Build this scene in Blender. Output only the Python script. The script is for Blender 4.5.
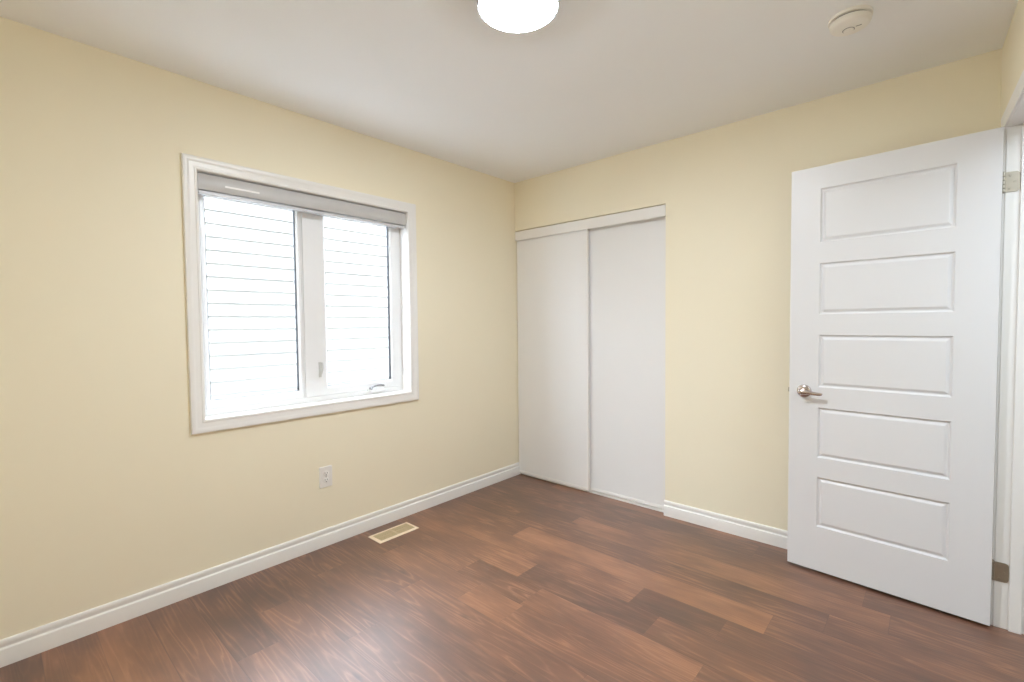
import bpy, bmesh, math, random
from mathutils import Vector, Matrix

for o in list(bpy.data.objects):
    bpy.data.objects.remove(o, do_unlink=True)
S = bpy.context.scene
C = S.collection

# ---------------------------------------------------------------- camera
CAM = dict(x=2.62, y=-2.9676, z=1.28, yaw=-0.7317, pitch=0.0367, roll=-0.0101, f=470.73)
def make_camera():
    a, p, r = CAM['yaw'], CAM['pitch'], CAM['roll']
    fw = Vector((math.sin(a)*math.cos(p), math.cos(a)*math.cos(p), -math.sin(p)))
    rt = Vector((math.cos(a), -math.sin(a), 0)); up = rt.cross(fw)
    r2 = rt*math.cos(r) + up*math.sin(r); u2 = up*math.cos(r) - rt*math.sin(r)
    cd = bpy.data.cameras.new('camera'); co = bpy.data.objects.new('camera', cd); C.objects.link(co)
    cd.sensor_fit = 'HORIZONTAL'; cd.sensor_width = 36.0; cd.lens = CAM['f']*36.0/1024.0
    cd.clip_start = 0.02; cd.clip_end = 100
    M = Matrix(((r2.x, u2.x, -fw.x, CAM['x']), (r2.y, u2.y, -fw.y, CAM['y']), (r2.z, u2.z, -fw.z, CAM['z']), (0, 0, 0, 1)))
    co.matrix_world = M
    S.camera = co
make_camera()

# ---------------------------------------------------------------- sky, exposure, lights
SKY_STRENGTH = 13.5
LAMP_STRENGTH = 112.0
HALL_POWER = 20.0
w = bpy.data.worlds.new('overcast_sky'); S.world = w; w.use_nodes = True
bg = w.node_tree.nodes['Background']
bg.inputs['Color'].default_value = (0.80, 0.92, 1.06, 1); bg.inputs['Strength'].default_value = SKY_STRENGTH
S.view_settings.view_transform = 'Standard'; S.view_settings.look = 'None'
S.view_settings.exposure = 0.66; S.view_settings.gamma = 1.0; S.view_settings.use_curve_mapping = False
S.cycles.use_denoising = True
S.cycles.max_bounces = 16; S.cycles.diffuse_bounces = 10; S.cycles.glossy_bounces = 6
S.cycles.transparent_max_bounces = 12
S.cycles.sample_clamp_indirect = 0.0
# unseen area lamp added for hallway daylight and as fill for door and room
hl = bpy.data.lights.new('hallway_daylight_fill', 'AREA'); hl.energy = HALL_POWER; hl.color = (0.76, 0.88, 1.0)
hl.shape = 'RECTANGLE'; hl.size = 0.9; hl.size_y = 1.0
hlo = bpy.data.objects.new('hallway_daylight_fill', hl); C.objects.link(hlo)
hlo.location = (3.5, -1.3, 2.4); hlo.rotation_euler = (math.radians(12), 0, 0)

# ---------------------------------------------------------------- materials
def srgb(r, g, b):
    f = lambda c: (c/255/12.92) if c/255 <= 0.04045 else ((c/255+0.055)/1.055)**2.4
    return (f(r), f(g), f(b), 1)

def material(name, col, rough=0.5, metal=0.0, bump=0.0, bscale=200.0, vary=0.0, spec=0.5, vscale=3.0):
    m = bpy.data.materials.new(name); m.use_nodes = True
    nt = m.node_tree; b = nt.nodes['Principled BSDF']
    b.inputs['Roughness'].default_value = rough; b.inputs['Metallic'].default_value = metal
    b.inputs['Specular IOR Level'].default_value = spec
    tc = nt.nodes.new('ShaderNodeTexCoord')
    n = nt.nodes.new('ShaderNodeTexNoise'); n.inputs['Scale'].default_value = vscale; n.inputs['Detail'].default_value = 3
    nt.links.new(tc.outputs['Object'], n.inputs['Vector'])
    mx = nt.nodes.new('ShaderNodeMix'); mx.data_type = 'RGBA'
    mx.inputs[6].default_value = tuple(c*(1-vary) for c in col[:3]) + (1,)
    mx.inputs[7].default_value = tuple(min(1, c*(1+vary)) for c in col[:3]) + (1,)
    nt.links.new(n.outputs['Fac'], mx.inputs[0]); nt.links.new(mx.outputs[2], b.inputs['Base Color'])
    if bump:
        nb = nt.nodes.new('ShaderNodeTexNoise'); nb.inputs['Scale'].default_value = bscale; nb.inputs['Detail'].default_value = 4
        nt.links.new(tc.outputs['Object'], nb.inputs['Vector'])
        bp = nt.nodes.new('ShaderNodeBump'); bp.inputs['Strength'].default_value = bump; bp.inputs['Distance'].default_value = 0.002
        nt.links.new(nb.outputs['Fac'], bp.inputs['Height']); nt.links.new(bp.outputs['Normal'], b.inputs['Normal'])
    return m

M = {}
M['wall'] = material('pale_yellow_paint', (0.895, 0.828, 0.650, 1), 0.6, bump=0.08, bscale=260, vary=0.01)
M['ceiling'] = material('white_ceiling_paint', (0.90, 0.915, 0.935, 1), 0.9, bump=0.15, bscale=180, vary=0.01)
M['white_wall'] = material('white_wall_paint', (0.80, 0.80, 0.80, 1), 0.7, bump=0.08, vary=0.01)
M['trim'] = material('white_semigloss_trim', (0.86, 0.845, 0.82, 1), 0.32, vary=0.008)
M['door'] = material('white_door_paint', (0.77, 0.77, 0.78, 1), 0.38, bump=0.03, bscale=400, vary=0.008)
M['closet'] = material('white_closet_panel', (0.83, 0.825, 0.82, 1), 0.45, vary=0.008)
M['vinyl'] = material('white_vinyl', (0.85, 0.855, 0.86, 1), 0.3, vary=0.006)
M['blind'] = material('grey_blind', (0.56, 0.55, 0.54, 1), 0.4, vary=0.02, vscale=20)
M['blind_rail'] = material('pale_grey_blind_rail', (0.60, 0.605, 0.62, 1), 0.35, vary=0.02)
M['plastic'] = material('white_plastic', (0.84, 0.82, 0.79, 1), 0.35, vary=0.006)
M['cream_plastic'] = material('cream_plastic', (0.86, 0.835, 0.77, 1), 0.4, vary=0.01)
M['dark'] = material('dark_slot', (0.06, 0.055, 0.05, 1), 0.6)
M['slot'] = material('grey_slot', (0.27, 0.26, 0.25, 1), 0.6)
M['gasket'] = material('dark_grey_gasket', (0.045, 0.045, 0.05, 1), 0.7)
M['nickel'] = material('satin_nickel', (0.58, 0.51, 0.48, 1), 0.22, metal=1.0)
M['hinge'] = material('aged_nickel_hinge', (0.46, 0.42, 0.35, 1), 0.45, metal=1.0, vary=0.1, vscale=60)
M['register'] = material('cream_enamel_register', (0.88, 0.72, 0.54, 1), 0.4, vary=0.03, vscale=30)
M['damper'] = material('khaki_damper', (0.30, 0.25, 0.15, 1), 0.6, vary=0.1, vscale=40)
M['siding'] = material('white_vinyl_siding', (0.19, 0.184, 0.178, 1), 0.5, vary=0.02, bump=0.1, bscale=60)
M['ground'] = material('pale_concrete_ground', (0.60, 0.60, 0.61, 1), 0.95, bump=0.5, bscale=30, vary=0.06, vscale=12)
M['crank'] = material('grey_crank_metal', (0.22, 0.21, 0.21, 1), 0.5, metal=0.6)
M['lock'] = material('pale_grey_lock_plastic', (0.62, 0.62, 0.60, 1), 0.45)
M['shingle'] = material('grey_shingle', (0.16, 0.155, 0.15, 1), 0.9, bump=0.5, bscale=40, vary=0.25, vscale=20)
M['grille'] = material('khaki_register_grille', (0.62, 0.50, 0.31, 1), 0.45, vary=0.05, vscale=30)
M['brass_ring'] = material('grey_lamp_ring', (0.28, 0.28, 0.28, 1), 0.4, vary=0.01)

def glass_material():
    m = bpy.data.materials.new('window_glass'); m.use_nodes = True; nt = m.node_tree
    nt.nodes.remove(nt.nodes['Principled BSDF']); out = nt.nodes['Material Output']
    tr = nt.nodes.new('ShaderNodeBsdfTransparent'); tr.inputs['Color'].default_value = (0.98, 0.985, 0.985, 1)
    gl = nt.nodes.new('ShaderNodeBsdfGlossy'); gl.inputs['Roughness'].default_value = 0.02
    fr = nt.nodes.new('ShaderNodeFresnel'); ge = nt.nodes.new('ShaderNodeNewGeometry'); ior = nt.nodes.new('ShaderNodeMath'); ior.operation = 'MULTIPLY_ADD'
    ior.inputs[1].default_value = 1/1.45 - 1.45; ior.inputs[2].default_value = 1.45
    nt.links.new(ge.outputs['Backfacing'], ior.inputs[0]); nt.links.new(ior.outputs[0], fr.inputs['IOR'])
    mx = nt.nodes.new('ShaderNodeMixShader')
    nt.links.new(fr.outputs[0], mx.inputs[0]); nt.links.new(tr.outputs[0], mx.inputs[1]); nt.links.new(gl.outputs[0], mx.inputs[2])
    nt.links.new(mx.outputs[0], out.inputs['Surface'])
    return m
M['glass'] = glass_material()

def diffuser_material():
    m = bpy.data.materials.new('glowing_diffuser'); m.use_nodes = True; b = m.node_tree.nodes['Principled BSDF']
    b.inputs['Base Color'].default_value = (0.9, 0.9, 0.88, 1); b.inputs['Roughness'].default_value = 0.4
    b.inputs['Emission Color'].default_value = (0.895, 0.985, 1.10, 1); b.inputs['Emission Strength'].default_value = LAMP_STRENGTH
    return m
M['diffuser'] = diffuser_material()

def floor_material():
    m = bpy.data.materials.new('brown_oak_planks'); m.use_nodes = True; nt = m.node_tree; L = nt.links.new
    b = nt.nodes['Principled BSDF']
    N = nt.nodes.new
    def math_(op, a=None, bb=None, c=None):
        n = N('ShaderNodeMath'); n.operation = op
        for i, v in enumerate((a, bb, c)):
            if v is None: continue
            if isinstance(v, (int, float)): n.inputs[i].default_value = v
            else: L(v, n.inputs[i])
        return n.outputs[0]
    uv = N('ShaderNodeUVMap'); uv.uv_map = 'plank'
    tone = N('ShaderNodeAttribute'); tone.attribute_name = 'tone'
    sep = N('ShaderNodeSeparateXYZ'); L(uv.outputs[0], sep.inputs[0])
    seed = math_('MULTIPLY', tone.outputs['Fac'], 37.0)
    # u along the board in metres (offset per board), v across it in metres
    comb = N('ShaderNodeCombineXYZ'); L(sep.outputs[0], comb.inputs[0]); L(sep.outputs[1], comb.inputs[1]); L(seed, comb.inputs[2])
    def stretched(sx, sy, scale, detail, rough=0.55):
        mp = N('ShaderNodeMapping'); mp.inputs['Scale'].default_value = (sx, sy, 1); L(comb.outputs[0], mp.inputs['Vector'])
        n = N('ShaderNodeTexNoise'); n.inputs['Scale'].default_value = scale; n.inputs['Detail'].default_value = detail
        n.inputs['Roughness'].default_value = rough
        L(mp.outputs[0], n.inputs['Vector']); return n.outputs['Fac']
    big = stretched(0.55, 7.5, 1.7, 1.5)         # slow field whose level lines are the cathedral rings
    fine = stretched(6.0, 170.0, 1.0, 4, 0.7)  # pores
    cloud = stretched(1.5, 4.0, 2.2, 3)
    ring = math_('FRACT', math_('ADD', math_('MULTIPLY', big, 12.0), math_('MULTIPLY', fine, 0.5)))
    ringw = math_('POWER', math_('ABSOLUTE', math_('SUBTRACT', math_('MULTIPLY', ring, 2.0), 1.0)), 3.2)
    mask = N('ShaderNodeMapRange'); mask.inputs[1].default_value = 0.42; mask.inputs[2].default_value = 0.62
    L(cloud, mask.inputs[0])
    grain = math_('MULTIPLY', ringw, math_('ADD', math_('MULTIPLY', mask.outputs[0], 0.75), 0.25))
    # colour
    ramp = N('ShaderNodeValToRGB'); e = ramp.color_ramp.elements
    e[0].position = 0.0; e[0].color = srgb(77, 50, 38); e[1].position = 1.0; e[1].color = srgb(158, 105, 71)
    k = e.new(0.5); k.color = srgb(114, 74, 52)
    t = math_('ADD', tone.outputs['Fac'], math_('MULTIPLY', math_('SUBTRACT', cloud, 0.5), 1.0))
    t = math_('ADD', t, math_('MULTIPLY', math_('SUBTRACT', fine, 0.5), 0.35))
    L(t, ramp.inputs[0])
    gmix = N('ShaderNodeMix'); gmix.data_type = 'RGBA'; gmix.inputs[7].default_value = srgb(178, 126, 93)
    L(math_('MULTIPLY', grain, 0.46), gmix.inputs[0]); L(ramp.outputs[0], gmix.inputs[6])
    # knots
    kn = N('ShaderNodeTexVoronoi'); kn.inputs['Scale'].default_value = 1.0
    mpk = N('ShaderNodeMapping'); mpk.inputs['Scale'].default_value = (2.2, 6.5, 1); L(comb.outputs[0], mpk.inputs['Vector']); L(mpk.outputs[0], kn.inputs['Vector'])
    kr = N('ShaderNodeMapRange'); kr.inputs[1].default_value = 0.10; kr.inputs[2].default_value = 0.02; L(kn.outputs['Distance'], kr.inputs[0])
    kmix = N('ShaderNodeMix'); kmix.data_type = 'RGBA'; kmix.inputs[7].default_value = srgb(58, 38, 32)
    L(math_('MULTIPLY', kr.outputs[0], 0.6), kmix.inputs[0]); L(gmix.outputs[2], kmix.inputs[6])
    # the dark bevel between boards
    edge = N('ShaderNodeUVMap'); edge.uv_map = 'edge'
    se = N('ShaderNodeSeparateXYZ'); L(edge.outputs[0], se.inputs[0])
    def near(x, width):
        d = math_('MINIMUM', x, math_('SUBTRACT', 1.0, x))
        mr = N('ShaderNodeMapRange'); mr.inputs[1].default_value = width; mr.inputs[2].default_value = width*0.35; L(d, mr.inputs[0]); return mr.outputs[0]
    gap = math_('MAXIMUM', near(se.outputs[1], 0.012), near(se.outputs[0], 0.0012))
    smix = N('ShaderNodeMix'); smix.data_type = 'RGBA'; smix.inputs[7].default_value = srgb(60, 38, 30)
    L(math_('MULTIPLY', gap, 0.38), smix.inputs[0]); L(kmix.outputs[2], smix.inputs[6])
    L(smix.outputs[2], b.inputs['Base Color'])
    rr = math_('ADD', 0.36, math_('MULTIPLY', fine, 0.12)); L(rr, b.inputs['Roughness'])
    b.inputs['Specular IOR Level'].default_value = 0.6; b.inputs['Coat Weight'].default_value = 0.85; b.inputs['Coat Roughness'].default_value = 0.46
    bp = N('ShaderNodeBump'); bp.inputs['Strength'].default_value = 0.25; bp.inputs['Distance'].default_value = 0.0015
    h = math_('SUBTRACT', math_('ADD', math_('MULTIPLY', fine, 0.5), math_('MULTIPLY', grain, 0.5)), math_('MULTIPLY', gap, 1.0))
    L(h, bp.inputs['Height']); L(bp.outputs['Normal'], b.inputs['Normal'])
    return m
M['floor'] = floor_material()

# ---------------------------------------------------------------- mesh helpers
def finish(name, bm, m, parent=None, bevel=0.0, smooth=None, loc=None, seg=2):
    bmesh.ops.recalc_face_normals(bm, faces=bm.faces)
    me = bpy.data.meshes.new(name); bm.to_mesh(me); bm.free()
    me.materials.append(m)
    o = bpy.data.objects.new(name, me); C.objects.link(o)
    if parent: o.parent = parent
    if loc is not None: o.location = loc
    if smooth is not None:
        me.polygons.foreach_set('use_smooth', [True]*len(me.polygons))
        me.set_sharp_from_angle(angle=math.radians(smooth))
    if bevel:
        b = o.modifiers.new('bevel', 'BEVEL'); b.width = bevel; b.segments = seg; b.limit_method = 'ANGLE'
        b.angle_limit = math.radians(40); b.harden_normals = False
    return o

def box(bm, x0, x1, y0, y1, z0, z1):
    v = [bm.verts.new((x, y, z)) for x in (x0, x1) for y in (y0, y1) for z in (z0, z1)]
    for f in ((0, 1, 3, 2), (4, 6, 7, 5), (0, 4, 5, 1), (2, 3, 7, 6), (0, 2, 6, 4), (1, 5, 7, 3)):
        bm.faces.new([v[i] for i in f])

def boxes(*bs):
    bm = bmesh.new()
    for b in bs: box(bm, *b)
    return bm

def extrude_profile(prof, a, b, out, up=Vector((0, 0, 1))):
    """prof: (distance along out, height) points, closed; swept straight from a to b"""
    bm = bmesh.new(); a = Vector(a); b = Vector(b); out = Vector(out)
    A = [bm.verts.new(a + out*d + up*h) for d, h in prof]; B = [bm.verts.new(b + out*d + up*h) for d, h in prof]
    n = len(prof)
    for i in range(n): bm.faces.new((A[i], A[(i+1) % n], B[(i+1) % n], B[i]))
    bm.faces.new(A[::-1]); bm.faces.new(B)
    return bm

def ring_sweep(bm, rings, cap=True):
    R = [[bm.verts.new(p) for p in r] for r in rings]
    n = len(R[0])
    for a, b in zip(R, R[1:]):
        for i in range(n): bm.faces.new((a[i], a[(i+1) % n], b[(i+1) % n], b[i]))
    if cap: bm.faces.new(R[0][::-1]); bm.faces.new(R[-1])

def lathe(bm, prof, center, axis='z', n=48):
    """prof: (radius, height) pairs"""
    c = Vector(center); rings = []
    for r, h in prof:
        ring = []
        for i in range(n):
            t = 2*math.pi*i/n; u, v = r*math.cos(t), r*math.sin(t)
            p = {'z': Vector((u, v, h)), 'y': Vector((u, h, v)), 'x': Vector((h, u, v))}[axis]
            ring.append(c + p)
        rings.append(ring)
    ring_sweep(bm, rings)

def mitred_frame(bm, prof, u0, u1, v0, v1, place):
    """prof: (distance outward from the inner edge, height) closed loop; the inner rectangle is u0..u1, v0..v1"""
    loops = []
    for d, h in prof:
        loops.append([bm.verts.new(place(u, v, h)) for u, v in ((u0-d, v0-d), (u1+d, v0-d), (u1+d, v1+d), (u0-d, v1+d))])
    n = len(loops)
    for i in range(n):
        a, b = loops[i], loops[(i+1) % n]
        for k in range(4): bm.faces.new((a[k], a[(k+1) % 4], b[(k+1) % 4], b[k]))

def empty(name, loc):
    o = bpy.data.objects.new(name, None); C.objects.link(o); o.location = loc; o.empty_display_size = 0.05
    return o

def tag(o, label, cat, kind=None, group=None):
    o['label'] = label; o['category'] = cat
    if kind: o['kind'] = kind
    if group: o['group'] = group
    return o

def structure(o, label, cat): return tag(o, label, cat, 'structure')

# ---------------------------------------------------------------- room shell
W, H, FRONT = 2.82, 2.447, -3.42
WY0, WY1, WZ0, WZ1 = -2.277, -1.082, 0.833, 2.023        # window opening inside its casing
LIN = 0.015
CX, CZ = 1.307, 2.05                                       # closet opening
DY0, DY1, DZ = -0.967, -0.207, 2.048                       # doorway between its jambs
JT = 0.018

def build_floor():
    rnd = random.Random(11)
    bm = bmesh.new(); uvp = bm.loops.layers.uv.new('plank'); uve = bm.loops.layers.uv.new('edge')
    tl = bm.faces.layers.float.new('tone')
    PW, x_min, x_max = 0.165, 0.0, 4.1
    y_top = -0.725 + PW*9
    # set board ends and tones, darkened by left and back walls as painted shade: row -> [(end x, tone), ...]
    board_tones = {9: [(0.74, 0.42), (2.12, 0.76), (3.4, 0.45)], 10: [(1.60, 0.55), (1.98, 0.34), (3.3, 0.45)], 8: [(0.55, 0.34), (2.3, 0.36), (3.6, 0.48)],
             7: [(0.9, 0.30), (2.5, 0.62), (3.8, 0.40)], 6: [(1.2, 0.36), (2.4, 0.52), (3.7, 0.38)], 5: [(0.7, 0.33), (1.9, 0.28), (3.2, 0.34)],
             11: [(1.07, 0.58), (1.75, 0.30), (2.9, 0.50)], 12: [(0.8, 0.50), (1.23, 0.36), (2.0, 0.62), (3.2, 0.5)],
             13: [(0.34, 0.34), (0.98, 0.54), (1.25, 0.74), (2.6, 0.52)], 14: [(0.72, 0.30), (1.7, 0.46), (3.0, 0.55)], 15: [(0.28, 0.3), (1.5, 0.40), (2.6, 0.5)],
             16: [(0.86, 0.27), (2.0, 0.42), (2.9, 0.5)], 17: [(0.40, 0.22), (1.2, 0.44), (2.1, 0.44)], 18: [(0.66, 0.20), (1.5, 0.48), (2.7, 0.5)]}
    row = 0; y = y_top
    while y > FRONT - 0.1:
        spec = board_tones.get(row)
        if not spec:
            spec = []; x = rnd.uniform(0.3, 1.5)
            while x < x_max: spec.append((x, rnd.uniform(0.25, 0.7))); x += rnd.uniform(0.8, 1.9)
        x = x_min
        for xe, tone in list(spec) + [(x_max, 0.45)]:
            xe = min(xe, x_max)
            if xe <= x + 1e-4: continue
            vs = [bm.verts.new(p) for p in ((x, y-PW, 0), (xe, y-PW, 0), (xe, y, 0), (x, y, 0))]
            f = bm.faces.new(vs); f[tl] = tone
            off = rnd.uniform(0, 60); voff = rnd.uniform(0, 20)
            for lp, (a, c) in zip(f.loops, ((0, 0), (1, 0), (1, 1), (0, 1))):
                lp[uvp].uv = (off + a*(xe-x), voff + c*PW); lp[uve].uv = (a if xe-x > 0.2 else 0.5, c)
            x = xe
        row += 1; y -= PW
    box(bm, x_min, x_max, FRONT-0.1, y_top, -0.20, -0.004)
    return finish('floor', bm, M['floor'])
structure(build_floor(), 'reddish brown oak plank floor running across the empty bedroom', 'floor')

structure(finish('ceiling', boxes((0, 4.1, FRONT-0.1, 0.82, H, H+0.25)), M['ceiling']), 'plain white painted ceiling over the bedroom', 'ceiling')

oy0, oy1, oz0, oz1 = WY0-LIN, WY1+LIN, WZ0-LIN, WZ1+LIN
structure(finish('wall_left', boxes((-0.16, 0, -7.0, oy0, -0.2, H+0.25), (-0.16, 0, oy1, 5.0, -0.2, H+0.25),
          (-0.16, 0, oy0, oy1, -0.2, oz0), (-0.16, 0, oy0, oy1, oz1, H+0.25)), M['wall']), 'pale yellow wall with the white window in it', 'wall')
structure(finish('wall_back', boxes((CX, W, 0, 0.1, 0, H), (0, CX, 0, 0.1, CZ, H)), M['wall']), 'pale yellow wall around the closet, behind the open door', 'wall')
ry0, ry1, rz = DY0-JT, DY1+JT, DZ+JT
structure(finish('wall_right', boxes((W, W+0.115, ry1, 0.82, 0, H), (W, W+0.115, FRONT, ry0, 0, H), (W, W+0.115, ry0, ry1, rz, H)), M['wall']),
          'pale yellow wall at the right edge with the doorway', 'wall')
structure(finish('wall_front', boxes((0, 4.1, FRONT-0.1, FRONT, 0, H)), M['wall']), 'pale yellow wall facing the closet, behind the viewer', 'wall')
structure(finish('wall_closet', boxes((0, 4.1, 0.72, 0.82, 0, H)), M['white_wall']), 'white back wall of the closet and hallway end', 'wall')
structure(finish('wall_hallway', boxes((4.0, 4.1, FRONT, 0.82, 0, H)), M['white_wall']), 'white hallway wall beyond the doorway', 'wall')

# baseboards
BB = [(0, 0), (0.0145, 0), (0.0145, 0.062), (0.0135, 0.0655), (0.0115, 0.0675), (0.0070, 0.0690), (0.0062, 0.0715), (0.0066, 0.0760),
      (0.0092, 0.0815), (0.0095, 0.0900), (0.0082, 0.0965), (0.0050, 0.1), (0, 0.1)]
def baseboard(name, a, b, out, label):
    structure(finish(name, extrude_profile(BB, a, b, out), M['trim'], smooth=50), label, 'baseboard')
baseboard('baseboard_left', (0, FRONT, 0), (0, 0.028, 0), (1, 0, 0), 'long white baseboard under the window wall')
baseboard('baseboard_back', (CX-0.003, 0, 0), (W, 0, 0), (0, -1, 0), 'short white baseboard between the closet and the open door')
baseboard('baseboard_right', (W, FRONT, 0), (W, DY0-0.07, 0), (-1, 0, 0), 'white baseboard on the doorway wall')
baseboard('baseboard_front', (0.0145, FRONT, 0), (W+0.08, FRONT, 0), (0, 1, 0), 'white baseboard behind the viewer')

# ---------------------------------------------------------------- window
def build_window():
    root = structure(empty('window_1', (0, (WY0+WY1)/2, WZ0)), 'white two-pane casement window in the yellow wall', 'window')
    def part(name, bm, m, parent=root, **k):
        o = finish(name, bm, m, None, **k); o.parent = parent
        if parent is root: o.matrix_parent_inverse = Matrix.Translation(-Vector(root.location))
        return o
    CAS = [(0.002, 0), (0.002, 0.010), (0.005, 0.0125), (0.012, 0.0135), (0.016, 0.0110), (0.034, 0.0125), (0.040, 0.0135), (0.044, 0.0165),
           (0.056, 0.0175), (0.061, 0.0165), (0.063, 0.0130), (0.063, 0)]
    bm = bmesh.new(); mitred_frame(bm, CAS, WY0, WY1, WZ0, WZ1, lambda u, v, h: (h, u, v))
    part('window_casing', bm, M['trim'], smooth=35)
    D = -0.09
    part('jamb_liner', boxes((D, 0.003, WY0-LIN, WY0, WZ0-LIN, WZ1+LIN), (D, 0.003, WY1, WY1+LIN, WZ0-LIN, WZ1+LIN),
                             (D, 0.003, WY0, WY1, WZ1, WZ1+LIN)), M['trim'], bevel=0.0015)
    part('window_sill', boxes((D, 0.003, WY0, WY1, WZ0-LIN, WZ0)), M['trim'], bevel=0.0015)
    B = -0.158
    ym0, ym1 = -1.753, -1.746            # fixed mullion
    part('window_frame', boxes((B, D, WY0-LIN, WY0+0.028, WZ0-LIN, WZ1+LIN), (B, D, WY1-0.012, WY1+LIN, WZ0-LIN, WZ1+LIN),
                               (B, D, WY0+0.028, WY1-0.012, WZ0-LIN, WZ0+0.030), (B, D, WY0+0.028, WY1-0.012, WZ1-0.030, WZ1+LIN),
                               (B, D, ym0, ym1, WZ0+0.030, WZ1-0.030)), M['vinyl'], bevel=0.002)
    zb, zt = WZ0+0.031, WZ1-0.031
    def sash(name, y0, y1, l, r, bt, tp, xf):
        x1 = xf
        fr = bmesh.new()
        prof_ = lambda u, v, h: (h, u, v)
        # a mitred sash whose inner edge steps back to the glass
        gy0, gy1, gz0, gz1 = y0+l, y1-r, zb+bt, zt-tp
        def rect(a0, a1, c0, c1, x): return [fr.verts.new((x, y, z)) for y, z in ((a0, c0), (a1, c0), (a1, c1), (a0, c1))]
        e = 0.006
        loops = [rect(y0, y1, zb, zt, x1-0.034), rect(y0, y1, zb, zt, x1-0.002), rect(y0+.002, y1-.002, zb+.002, zt-.002, x1),
                 rect(gy0-e-.004, gy1+e+.004, gz0-e-.004, gz1+e+.004, x1), rect(gy0-e, gy1+e, gz0-e, gz1+e, x1-0.003),
                 rect(gy0, gy1, gz0, gz1, x1-0.008), rect(gy0, gy1, gz0, gz1, x1-0.030), rect(y0+.012, y1-.012, zb+.012, zt-.012, x1-0.034)]
        for i in range(len(loops)):
            a, b = loops[i], loops[(i+1) % len(loops)]
            for k in range(4): fr.faces.new((a[k], a[(k+1) % 4], b[(k+1) % 4], b[k]))
        s = part(name, fr, M['vinyl'], smooth=30)
        gk = bmesh.new(); g = 0.0038; xg = x1-0.011
        def r2(a0, a1, c0, c1, x): return [gk.verts.new((x, y, z)) for y, z in ((a0, c0), (a1, c0), (a1, c1), (a0, c1))]
        lp = [r2(gy0-.002, gy1+.002, gz0-.002, gz1+.002, xg), r2(gy0+g, gy1-g, gz0+g*.4, gz1-g*.4, xg), r2(gy0+g, gy1-g, gz0+g*.4, gz1-g*.4, xg-.018),
              r2(gy0-.002, gy1+.002, gz0-.002, gz1+.002, xg-.018)]
        for i in range(4):
            a, b = lp[i], lp[(i+1) % 4]
            for k in range(4): gk.faces.new((a[k], a[(k+1) % 4], b[(k+1) % 4], b[k]))
        gko = part('gasket', gk, M['gasket']); gko.parent = s
        gko['label'] = 'dark grey glass gasket'; gko.matrix_parent_inverse = Matrix.Identity(4)
        po = part('pane', boxes((xg-0.012, xg-0.008, gy0+.001, gy1-.001, gz0+.001, gz1-.001)), M['glass']); po.parent = s
        po.matrix_parent_inverse = Matrix.Identity(4)
        po['label'] = 'clear glass pane'
        return s
    s1 = sash('sash', WY0+0.029, ym0-0.001, 0.022, 0.024, 0.042, 0.042, D+0.000)
    s2 = sash('sash', ym1+0.001, WY1-0.013, 0.136, 0.069, 0.052, 0.052, D+0.004)
    # casement lock lever on the mullion side
    bm = bmesh.new()
    box(bm, D+0.004, D+0.010, -1.668, -1.652, 0.975, 1.065)
    rings = []
    for k in range(9):
        t = k/8; z = 1.062 - 0.085*t; x = D+0.012+0.010*math.sin(math.pi*min(1, t*1.05)); y = -1.650-0.012*t**2
        hw, hd = 0.0050-0.0012*t, 0.0036
        rings.append([(x-hd, y-hw, z), (x+hd, y-hw, z), (x+hd, y+hw, z), (x-hd, y+hw, z)])
    ring_sweep(bm, rings)
    lk = part('lock_lever', bm, M['lock'], bevel=0.0012)
    # folding crank on the bottom of the opening sash
    bm = bmesh.new()
    yc = -1.29; zc = WZ0+0.030
    rings = []
    for k, (dy, hh, dd) in enumerate(((-0.062, 0.006, 0.012), (-0.045, 0.012, 0.020), (0.0, 0.016, 0.026), (0.045, 0.012, 0.020), (0.062, 0.006, 0.012))):
        rings.append([(D+0.001, yc+dy, zc-hh), (D+dd, yc+dy, zc-hh), (D+dd*0.7, yc+dy, zc+hh*0.7), (D+0.001, yc+dy, zc+hh)])
    ring_sweep(bm, rings)
    cr = part('crank_housing', bm, M['vinyl'], bevel=0.003)
    bm = bmesh.new(); rings = []
    for k in range(11):
        t = k/10; y = yc+0.050-0.105*t; z = zc+0.022+0.012*math.sin(math.pi*t)-0.010*t; x = D+0.026+0.005*math.sin(math.pi*t)
        a = 0.0055 if k < 9 else 0.0075
        rings.append([(x+a*math.cos(q), y, z+a*math.sin(q)) for q in [j*math.pi/4 for j in range(8)]])
    ring_sweep(bm, rings)
    lathe(bm, [(0.0001, -0.012), (0.006, -0.010), (0.0065, 0.004), (0.004, 0.010), (0.0001, 0.011)], (D+0.036, yc-0.050, zc+0.010), 'x', 14)
    ch = part('crank_handle', bm, M['crank'], smooth=50)
    ch['label'] = 'grey folded crank handle'
    bm = boxes((-0.043, -0.030, WY1-0.006, WY1, 0.955, 0.968)); box(bm, -0.038, -0.035, WY1-0.011, WY1, 0.962, 0.985)
    part('hold_down_clip', bm, M['plastic'], bevel=0.001)
build_window()

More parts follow.
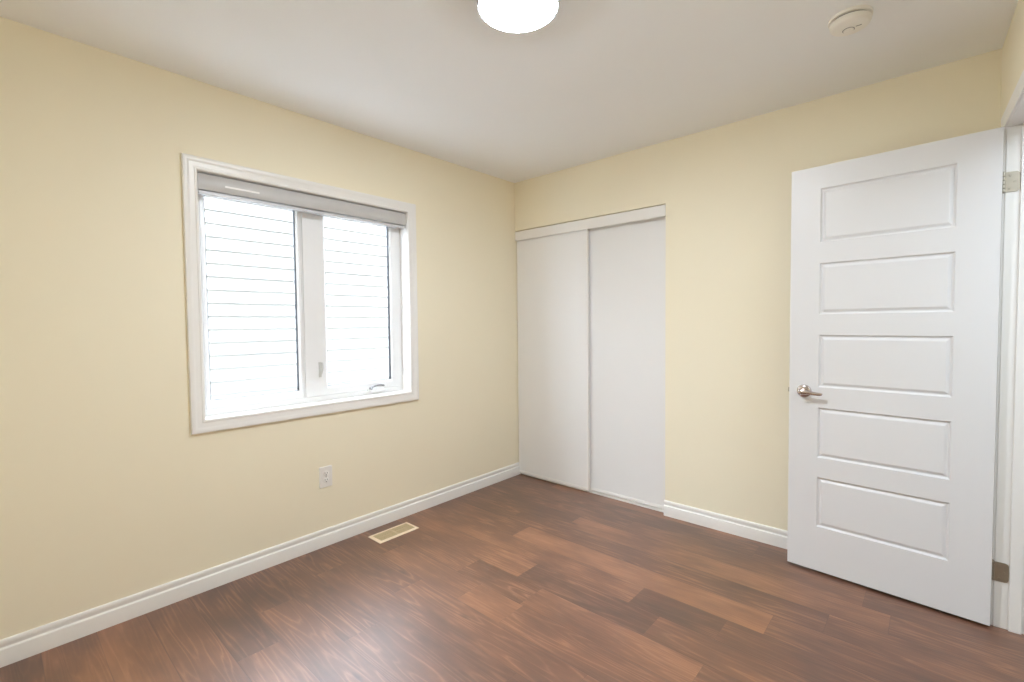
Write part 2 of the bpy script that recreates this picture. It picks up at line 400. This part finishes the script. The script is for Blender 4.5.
# ---------------------------------------------------------------- raised blind in the window head
def build_blind():
    y0, y1 = WY0+0.004, WY1-0.004
    root = tag(empty('window_blind', (0, (y0+y1)/2, 1.92)), 'grey horizontal slat blind, fully raised at the top of the window', 'blind')
    inv = Matrix.Translation(-Vector(root.location))
    def part(name, bm, m, **k):
        o = finish(name, bm, m, None, **k); o.parent = root; o.matrix_parent_inverse = inv; return o
    zt = 2.016
    part('headrail', boxes((-0.050, -0.012, y0, y1, zt-0.038, zt)), M['blind'], bevel=0.002)
    # valance strip clipped on the headrail's face
    bm = extrude_profile([(0, 0), (0.005, 0.000), (0.0065, 0.002), (0.0065, 0.073), (0.004, 0.076), (0, 0.076)], (-0.012, y0, zt-0.076), (-0.012, y1, zt-0.076), (1, 0, 0))
    part('valance', bm, M['blind'], smooth=40)
    # stacked slats
    for k in range(9):
        z = zt-0.0560-k*0.0026
        bm = extrude_profile([(0, 0), (0.012, 0.0011), (0.025, 0), (0.025, 0.0008), (0.012, 0.0019), (0, 0.0008)], (-0.040, y0+.003, z), (-0.040, y1-.003, z), (1, 0, 0))
        part('slat', bm, M['blind_rail'], smooth=40)
    bm = extrude_profile([(0, 0.002), (0.003, 0), (0.026, 0), (0.031, 0.002), (0.031, 0.014), (0.026, 0.016), (0.003, 0.016), (0, 0.014)],
                         (-0.042, y0+.003, zt-0.096), (-0.042, y1-.003, zt-0.096), (1, 0, 0))
    o = part('bottom_rail', bm, M['blind_rail'], smooth=40); o['label'] = 'pale grey bottom rail'
    # white strip near the left end paints light showing through a gap
    o = part('valance_light_streak', boxes((-0.0058, -0.0040, y0+0.115, y0+0.275, zt-0.049, zt-0.040)), M['plastic'], bevel=0.0006)
    o['label'] = 'thin white strip painting light through a gap in the blind'
    for yy in (y0+0.16, (y0+y1)/2, y1-0.16):
        bm = bmesh.new(); lathe(bm, [(0.0008, 0), (0.0008, 0.040)], (-0.028, yy, zt-0.082), 'z', 8)
        part('lift_cord', bm, M['plastic'])
build_blind()

# ---------------------------------------------------------------- neighbouring house seen through the panes
def build_house():
    X = -2.1; E = 0.1153; z0 = 1.268 - E*20; NB = 31
    root = tag(empty('house', (X-1.5, -1.0, -0.9)), 'neighbouring house with white lap siding seen through the window panes', 'house')
    inv = Matrix.Translation(-Vector(root.location))
    bm = bmesh.new(); prof = []
    for k in range(NB):
        z = z0+E*k
        prof += [(0.0, z), (0.028, z-0.008), (0.029, z+0.0005), (0.026, z+0.006), (0.003, z+E-0.002)]
    prof += [(-0.02, z0+E*NB), (-0.02, z0)]
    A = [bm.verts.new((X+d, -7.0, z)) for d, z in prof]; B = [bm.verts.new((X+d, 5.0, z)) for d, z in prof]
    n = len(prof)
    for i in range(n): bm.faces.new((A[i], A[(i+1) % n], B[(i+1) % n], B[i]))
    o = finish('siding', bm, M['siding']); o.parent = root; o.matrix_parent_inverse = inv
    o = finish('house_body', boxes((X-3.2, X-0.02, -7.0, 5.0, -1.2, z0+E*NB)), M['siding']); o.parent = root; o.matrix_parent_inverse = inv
    rf = bmesh.new(); zt = z0+E*NB
    ring_sweep(rf, [[(X+0.06, y, zt-0.02), (X+0.06, y, zt+0.10), (X-1.6, y, zt+0.45), (X-3.5, y, zt+0.10), (X-3.5, y, zt-0.02)] for y in (-7.3, 5.3)])
    o = finish('roof', rf, M['shingle']); o.parent = root; o.matrix_parent_inverse = inv
build_house()
structure(finish('ground', boxes((-12, -0.16, -14, 12, -1.35, -1.2)), M['ground']), 'ground between the two houses outside', 'ground')

# ---------------------------------------------------------------- closet doors and tracks
def build_closet():
    # fascia (top track) and floor track
    fb = boxes((0.002, CX-0.002, 0.001, 0.009, 1.970, 2.044), (0.002, CX-0.002, 0.009, 0.098, 2.031, 2.044))
    structure(finish('trim_1', fb, M['trim'], bevel=0.001), 'white fascia of the sliding track over the closet doors', 'trim')
    tb = boxes((0.002, CX-0.002, 0.029, 0.036, 0.0, 0.009), (0.002, CX-0.002, 0.054, 0.058, 0.0, 0.009),
               (0.002, CX-0.002, 0.086, 0.092, 0.0, 0.009))
    structure(finish('trim_2', tb, M['trim'], bevel=0.0006), 'white floor track under the closet doors', 'trim')
    def slab(name, x0, x1, y, label):
        root = structure(empty(name, ((x0+x1)/2, y, 0.014)), label, 'closet door')
        inv = Matrix.Translation(-Vector(root.location))
        zt, zb, th, e = 2.022, 0.014, 0.024, 0.010
        o = finish('panel', boxes((x0+e*.5, x1-e*.5, y+0.002, y+th-0.002, zb+e*.5, zt-e*.5)), M['closet']); o.parent = root; o.matrix_parent_inverse = inv
        bm = boxes((x0, x0+e, y, y+th, zb, zt), (x1-e, x1, y, y+th, zb, zt), (x0+e, x1-e, y, y+th, zb, zb+0.022), (x0+e, x1-e, y, y+th, zt-e, zt))
        o = finish('edge_frame', bm, M['trim'], bevel=0.0012); o.parent = root; o.matrix_parent_inverse = inv
    slab('door_2', 0.006, 0.700, 0.0150, 'plain white sliding closet door on the left, in the front track')
    slab('door_3', 0.630, CX-0.003, 0.0460, 'plain white sliding closet door on the right, in the rear track')
build_closet()

# ---------------------------------------------------------------- open bedroom door
DOOR_W, DOOR_T, DOOR_H, DOOR_GAP = 0.752, 0.035, 2.03, 0.012
def build_door():
    ang = -0.0784
    root = structure(empty('door_1', (2.8113, -0.2444, DOOR_GAP)), 'white five-panel door standing open against the back wall', 'door')
    # local axes: +X runs from the hinge edge to the free edge, -Y is the face seen, +Y goes to the wall behind
    root.rotation_euler = (0, 0, math.pi)   # replaced below by an explicit matrix
    ex = Vector((-math.cos(ang), -math.sin(ang), 0)); ez = Vector((0, 0, 1)); ey = Vector((-math.sin(ang), math.cos(ang), 0))
    # ey points away from the viewer; (ex, ey, ez) is left handed, so vertices are placed through P()
    root.rotation_euler = (0, 0, math.atan2(-ex.y, -ex.x))   # local +X = towards the hinge side
    def P(s, n, z): return (-s, n, z)                          # s from hinge, n depth into the wall, z above door bottom
    s0, s1 = 0.1315, 0.6230
    zs = [(0.238, 0.4915), (0.5915, 0.8440), (0.9470, 1.2090), (1.3115, 1.5650), (1.6680, 1.9320)]
    zs = [(a-DOOR_GAP, b-DOOR_GAP) for a, b in zs]
    bm = bmesh.new()
    cuts = [0.0] + [v for p in zs for v in p] + [DOOR_H]
    sc = [0.0, s0, s1, DOOR_W]
    PR = [(0.0, 0.0), (0.003, 0.0060), (0.007, 0.0100), (0.012, 0.0095), (0.020, 0.0035), (0.024, 0.0020)]
    for face in (0, 1):
        dep = (lambda d: d) if face == 0 else (lambda d: DOOR_T-d)
        V = {}
        def vert(s, d, z):
            k = (round(s, 5), round(d, 5), round(z, 5))
            if k not in V: V[k] = bm.verts.new(P(s, dep(d), z))
            return V[k]
        for i in range(3):
            for j in range(len(cuts)-1):
                a0, a1, c0, c1 = sc[i], sc[i+1], cuts[j], cuts[j+1]
                if i == 1 and j % 2 == 1:
                    prev = None
                    for ins, d in PR:
                        lp = [vert(s, d, z) for s, z in ((a0+ins, c0+ins), (a1-ins, c0+ins), (a1-ins, c1-ins), (a0+ins, c1-ins))]
                        if prev:
                            for k in range(4): bm.faces.new((prev[k], prev[(k+1) % 4], lp[(k+1) % 4], lp[k]))
                        prev = lp
                    bm.faces.new(prev)
                else:
                    bm.faces.new([vert(s, 0, z) for s, z in ((a0, c0), (a1, c0), (a1, c1), (a0, c1))])
    q = lambda a: [bm.verts.new(P(*p)) for p in a]
    for a in (((0, 0, 0), (0, DOOR_T, 0), (0, DOOR_T, DOOR_H), (0, 0, DOOR_H)), ((DOOR_W, 0, 0), (DOOR_W, DOOR_T, 0), (DOOR_W, DOOR_T, DOOR_H), (DOOR_W, 0, DOOR_H)),
              ((0, 0, 0), (DOOR_W, 0, 0), (DOOR_W, DOOR_T, 0), (0, DOOR_T, 0)), ((0, 0, DOOR_H), (DOOR_W, 0, DOOR_H), (DOOR_W, DOOR_T, DOOR_H), (0, DOOR_T, DOOR_H))):
        bm.faces.new(q(a))
    finish('door_leaf', bm, M['door'], root)
    # lever handles, one per face
    hs, hz = 0.6835, 0.922-DOOR_GAP
    for side in (-1, 1):
        f = (lambda n: -n) if side < 0 else (lambda n: DOOR_T+n)
        bm = bmesh.new()
        rings = []
        for r, h in ((0.0325, 0.0), (0.0325, 0.004), (0.031, 0.0075), (0.027, 0.0100), (0.018, 0.0120), (0.0125, 0.013), (0.0115, 0.020), (0.0115, 0.046)):
            rings.append([P(hs+r*math.cos(t), f(h), hz+r*math.sin(t)) for t in [2*math.pi*i/40 for i in range(40)]])
        ring_sweep(bm, rings)
        hd = finish('door_handle', bm, M['nickel'], root, smooth=40)
        hd['label'] = 'satin nickel lever handle'
        bm = bmesh.new(); rings = []
        path = [(-0.013, 0.0095, 0.011, 0.0), (-0.008, 0.0125, 0.0135, 0.0), (0.0, 0.0135, 0.0145, 0.0), (0.015, 0.0120, 0.0125, 0.000), (0.030, 0.0095, 0.0105, -0.001),
                (0.050, 0.0085, 0.0088, -0.004), (0.068, 0.0080, 0.0080, -0.006), (0.080, 0.0075, 0.0075, -0.006), (0.086, 0.0060, 0.0060, -0.0055), (0.088, 0.0030, 0.003, -0.005)]
        for d, a, b_, dz in path:
            nn = 0.048 - 0.010*max(0, d/0.09)**2
            rings.append([P(hs-d, f(nn+a*math.cos(t)*0.8), hz+dz+b_*math.sin(t)) for t in [2*math.pi*i/20 for i in range(20)]])
        ring_sweep(bm, rings)
        finish('lever', bm, M['nickel'], hd, smooth=50)
    bm = bmesh.new()
    ring_sweep(bm, [[P(DOOR_W+d, n, hz+z) for n, z in ((0.011+c, -0.011), (0.024-c, -0.011), (0.024-c, 0.011), (0.011+c, 0.011))] for d, c in ((-0.004, 0), (0.005, 0), (0.009, 0.004))])
    box(bm, -DOOR_W-0.0015, -DOOR_W+0.001, 0.005, 0.030, hz-0.028, hz+0.028)
    lb = finish('latch_bolt', bm, M['hinge'], root); lb['label'] = 'metal latch bolt'
    # hinges: one leaf on the jamb, knuckles at the pin
    inv = (Matrix.Translation(root.location) @ root.rotation_euler.to_matrix().to_4x4()).inverted()
    for zc in (1.828, 0.235):
        bm = bmesh.new()
        y = DY1; hh = 0.040; r = 0.012
        pts = [(W-0.004, zc-hh), (W+0.040-r, zc-hh)] + [(W+0.040-r+r*math.sin(t), zc-hh+r-r*math.cos(t)) for t in [math.pi/2*i/5 for i in range(1, 6)]] + \
              [(W+0.040-r+r*math.cos(t), zc+hh-r+r*math.sin(t)) for t in [math.pi/2*i/5 for i in range(0, 6)]] + [(W-0.004, zc+hh)]
        ring_sweep(bm, [[(x, yy, z) for x, z in pts] for yy in (y-0.0025, y-0.0002)])
        for dx, dz in ((0.012, 0.026), (0.026, 0.0), (0.012, -0.026)):
            lathe(bm, [(0.0001, -0.0042), (0.0035, -0.0040), (0.0042, -0.0024)], (W+dx, y, zc+dz), 'y', 12)
        for k in range(5):
            a = zc-hh+k*2*hh/5
            lathe(bm, [(0.0056, a-zc+0.0006), (0.0060, a-zc+0.0012), (0.0060, a-zc+2*hh/5-0.0012), (0.0056, a-zc+2*hh/5-0.0006)], (W-0.006, y-0.0005, zc), 'z', 16)
        lathe(bm, [(0.0001, hh+0.005), (0.004, hh+0.004), (0.0045, hh)], (W-0.006, y-0.0005, zc), 'z', 12)
        bmesh.ops.transform(bm, matrix=Matrix.Translation((0.003, 0, 0)), verts=bm.verts)
        o = finish('hinge', bm, M['hinge'], None, smooth=40); o.parent = root; o.matrix_parent_inverse = inv; o['label'] = 'tarnished nickel hinge'
build_door()

def build_door_frame():
    X0, X1 = W, W+0.115
    bm = boxes((X0, X1, DY1, DY1+JT, 0, DZ+JT), (X0, X1, DY0-JT, DY0, 0, DZ+JT), (X0, X1, DY0, DY1, DZ, DZ+JT))
    root = structure(finish('trim_3', bm, M['trim'], bevel=0.0012), 'white jamb and casing around the open doorway', 'trim')
    st = boxes((X0+0.042, X0+0.080, DY1-0.011, DY1, 0, DZ), (X0+0.042, X0+0.080, DY0, DY0+0.011, 0, DZ), (X0+0.042, X0+0.080, DY0+0.011, DY1-0.011, DZ-0.011, DZ))
    finish('door_stop', st, M['trim'], root, bevel=0.002)
    CAS = [(0.004, 0), (0.004, 0.007), (0.008, 0.009), (0.030, 0.0095), (0.036, 0.0105), (0.041, 0.0125), (0.052, 0.0125), (0.055, 0.010), (0.055, 0)]
    for xs, sg in ((X0, -1), (X1, 1)):
        bm = bmesh.new(); loops = []
        for d, h in CAS:
            loops.append([bm.verts.new((xs+sg*h, y, z)) for y, z in ((DY0-d, 0), (DY0-d, DZ+d), (DY1+d, DZ+d), (DY1+d, 0))])
        n = len(loops)
        for i in range(n):
            a, b = loops[i], loops[(i+1) % n]
            for k in range(3): bm.faces.new((a[k], a[k+1], b[k+1], b[k]))
        bm.faces.new([l[0] for l in loops]); bm.faces.new([l[3] for l in loops])
        finish('door_casing', bm, M['trim'], root, smooth=35)
build_door_frame()

# the doorway wall leaves the corner a little wider than square
SKEW = Matrix.Translation((W, -0.12, 0)) @ Matrix.Rotation(0.03, 4, 'Z') @ Matrix.Translation((-W, 0.12, 0))
for o in list(C.objects):
    if o.name in ('wall_right', 'trim_3', 'baseboard_right'):
        o.matrix_world = SKEW @ o.matrix_world

# ---------------------------------------------------------------- ceiling light
def build_light():
    c = (1.520, -1.693, H)
    root = tag(empty('ceiling_light', c), 'round white flush ceiling light, switched on, at the top edge', 'ceiling light')
    bm = bmesh.new(); lathe(bm, [(0.128, 0.0), (0.131, -0.003), (0.131, -0.030), (0.126, -0.032)], (0, 0, 0), n=72)
    finish('lamp_base', bm, M['plastic'], root, smooth=40)
    bm = bmesh.new(); lathe(bm, [(0.126, -0.024), (0.1400, -0.026), (0.1430, -0.030), (0.1430, -0.064), (0.1410, -0.067), (0.1345, -0.067)], (0, 0, 0), n=96)
    o = finish('trim_ring', bm, M['brass_ring'], root, smooth=40); o['label'] = 'thin grey rim'
    prof = [(0.1340, -0.066)]
    for i in range(1, 13):
        t = math.pi/2*i/12; prof.append((max(0.0005, 0.1340*math.cos(t)**0.55), -0.067-0.014*math.sin(t)))
    bm = bmesh.new(); lathe(bm, prof, (0, 0, 0), n=128)
    finish('lamp_shade', bm, M['diffuser'], root, smooth=60)
build_light()

# ---------------------------------------------------------------- smoke detector
def build_detector():
    c = (2.358, -0.709, H)
    root = tag(empty('smoke_detector', c), 'round cream-white smoke detector on the ceiling above the door', 'smoke detector')
    bm = bmesh.new(); lathe(bm, [(0.070, 0), (0.071, -0.003), (0.071, -0.011), (0.069, -0.0125), (0.060, -0.0125)], (0, 0, 0), n=64)
    finish('mounting_base', bm, M['cream_plastic'], root, smooth=40)
    bm = bmesh.new(); lathe(bm, [(0.0605, -0.012), (0.0605, -0.0185)], (0, 0, 0), n=64)
    finish('sensor_vent', bm, M['slot'], root, smooth=40)
    bm = bmesh.new(); lathe(bm, [(0.064, -0.018), (0.067, -0.019), (0.0665, -0.028), (0.063, -0.037), (0.056, -0.041), (0.030, -0.0425), (0.0005, -0.043)], (0, 0, 0), n=64)
    finish('cover', bm, M['cream_plastic'], root, smooth=40)
    bm = bmesh.new(); lathe(bm, [(0.017, -0.042), (0.017, -0.0455), (0.0155, -0.0470), (0.0005, -0.0475)], (-0.006, 0.010, 0), n=32)
    finish('test_button', bm, M['cream_plastic'], root, smooth=40)
    bm = bmesh.new(); lathe(bm, [(0.0200, -0.0415), (0.0200, -0.0434), (0.0172, -0.0434), (0.0172, -0.0415)], (-0.006, 0.010, 0), n=32)  # dark ring paints the shadow arc around the button
    o = finish('button_shade_ring', bm, M['slot'], root, smooth=40)
    bm = boxes((0.018, 0.036, -0.0015, 0.0025, -0.0434, -0.041))
    finish('indicator_slot', bm, M['slot'], root)
build_detector()

# ---------------------------------------------------------------- wall outlet
def build_outlet():
    yc, zc = -1.684, 0.403
    root = tag(empty('wall_outlet', (0, yc, zc)), 'white double wall outlet below the window', 'outlet')
    bm = bmesh.new(); hw, hh = 0.0385, 0.061
    def rect(a, b, x, r=0.006):
        pts = []
        for cy, cz, s in ((a-r, b-r, 0), (-a+r, b-r, 1), (-a+r, -b+r, 2), (a-r, -b+r, 3)):
            for i in range(4):
                t = math.pi/2*(s+i/3); pts.append((x, cy+r*math.cos(t), cz+r*math.sin(t)))
        return pts
    ring_sweep(bm, [rect(hw, hh, 0.0), rect(hw, hh, 0.004), rect(hw-0.003, hh-0.003, 0.0065)])
    finish('face_plate', bm, M['plastic'], root, smooth=30)
    for s in (1, -1):
        bm = bmesh.new(); lathe(bm, [(0.0165, 0.006), (0.0165, 0.0082), (0.0155, 0.009)], (0, 0, 0), 'x', 28)
        r = finish('receptacle', bm, M['plastic'], root, smooth=40, loc=(0, 0, s*0.0195))
        bm = boxes((0.0085, 0.0094, -0.0085, -0.0058, -0.001, 0.0085), (0.0085, 0.0094, 0.0052, 0.0085, -0.0005, 0.0080))
        lathe(bm, [(0.0036, 0.0085), (0.0036, 0.0094)], (0, 0, -0.0080), 'x', 14)
        finish('socket_slot', bm, M['slot'], r)
    bm = bmesh.new(); lathe(bm, [(0.0032, 0.006), (0.0032, 0.0075), (0.002, 0.0082)], (0, 0, 0), 'x', 14)
    finish('screw', bm, M['nickel'], root, smooth=40)
build_outlet()

# ---------------------------------------------------------------- floor vent
def build_vent():
    x0, x1, y0, y1 = 0.093, 0.226, -1.474, -1.193
    root = tag(empty('floor_vent', ((x0+x1)/2, (y0+y1)/2, 0)), 'cream metal floor vent set in the planks by the left baseboard', 'vent')
    inv = Matrix.Translation(-Vector(root.location))
    def part(name, bm, m, **k):
        o = finish(name, bm, m, None, **k); o.parent = root; o.matrix_parent_inverse = inv; return o
    b = 0.019
    bm = bmesh.new()
    mitred_frame(bm, [(0, 0.0005), (0, 0.0050), (0.004, 0.0062), (b-0.006, 0.0055), (b, 0.0012), (b, 0.0002)], x0+b, x1-b, y0+b, y1-b, lambda u, v, h: (u, v, h))
    part('frame', bm, M['register'], smooth=35)
    part('damper', boxes((x0+b-0.002, x1-b+0.002, y0+b-0.002, y1-b+0.002, 0.0002, 0.0012)), M['damper'])
    ym = (y0+y1)/2
    bm = bmesh.new()
    n = 13
    for half in ((y0+b, ym-0.005), (ym+0.005, y1-b)):
        for i in range(n):
            yc = half[0] + (half[1]-half[0])*(i+0.5)/n
            t = 0.0019
            ring_sweep(bm, [[(x, yc-t-0.0008, 0.0016), (x, yc+t-0.0008, 0.0016), (x, yc+t+0.0008, 0.0048), (x, yc-t+0.0008, 0.0048)] for x in (x0+b-0.001, x1-b+0.001)])
    box(bm, x0+b-0.001, x1-b+0.001, ym-0.005, ym+0.005, 0.0014, 0.0052)
    box(bm, (x0+x1)/2-0.002, (x0+x1)/2+0.002, y0+b, y1-b, 0.0014, 0.0046)
    part('grille', bm, M['grille'])
build_vent()
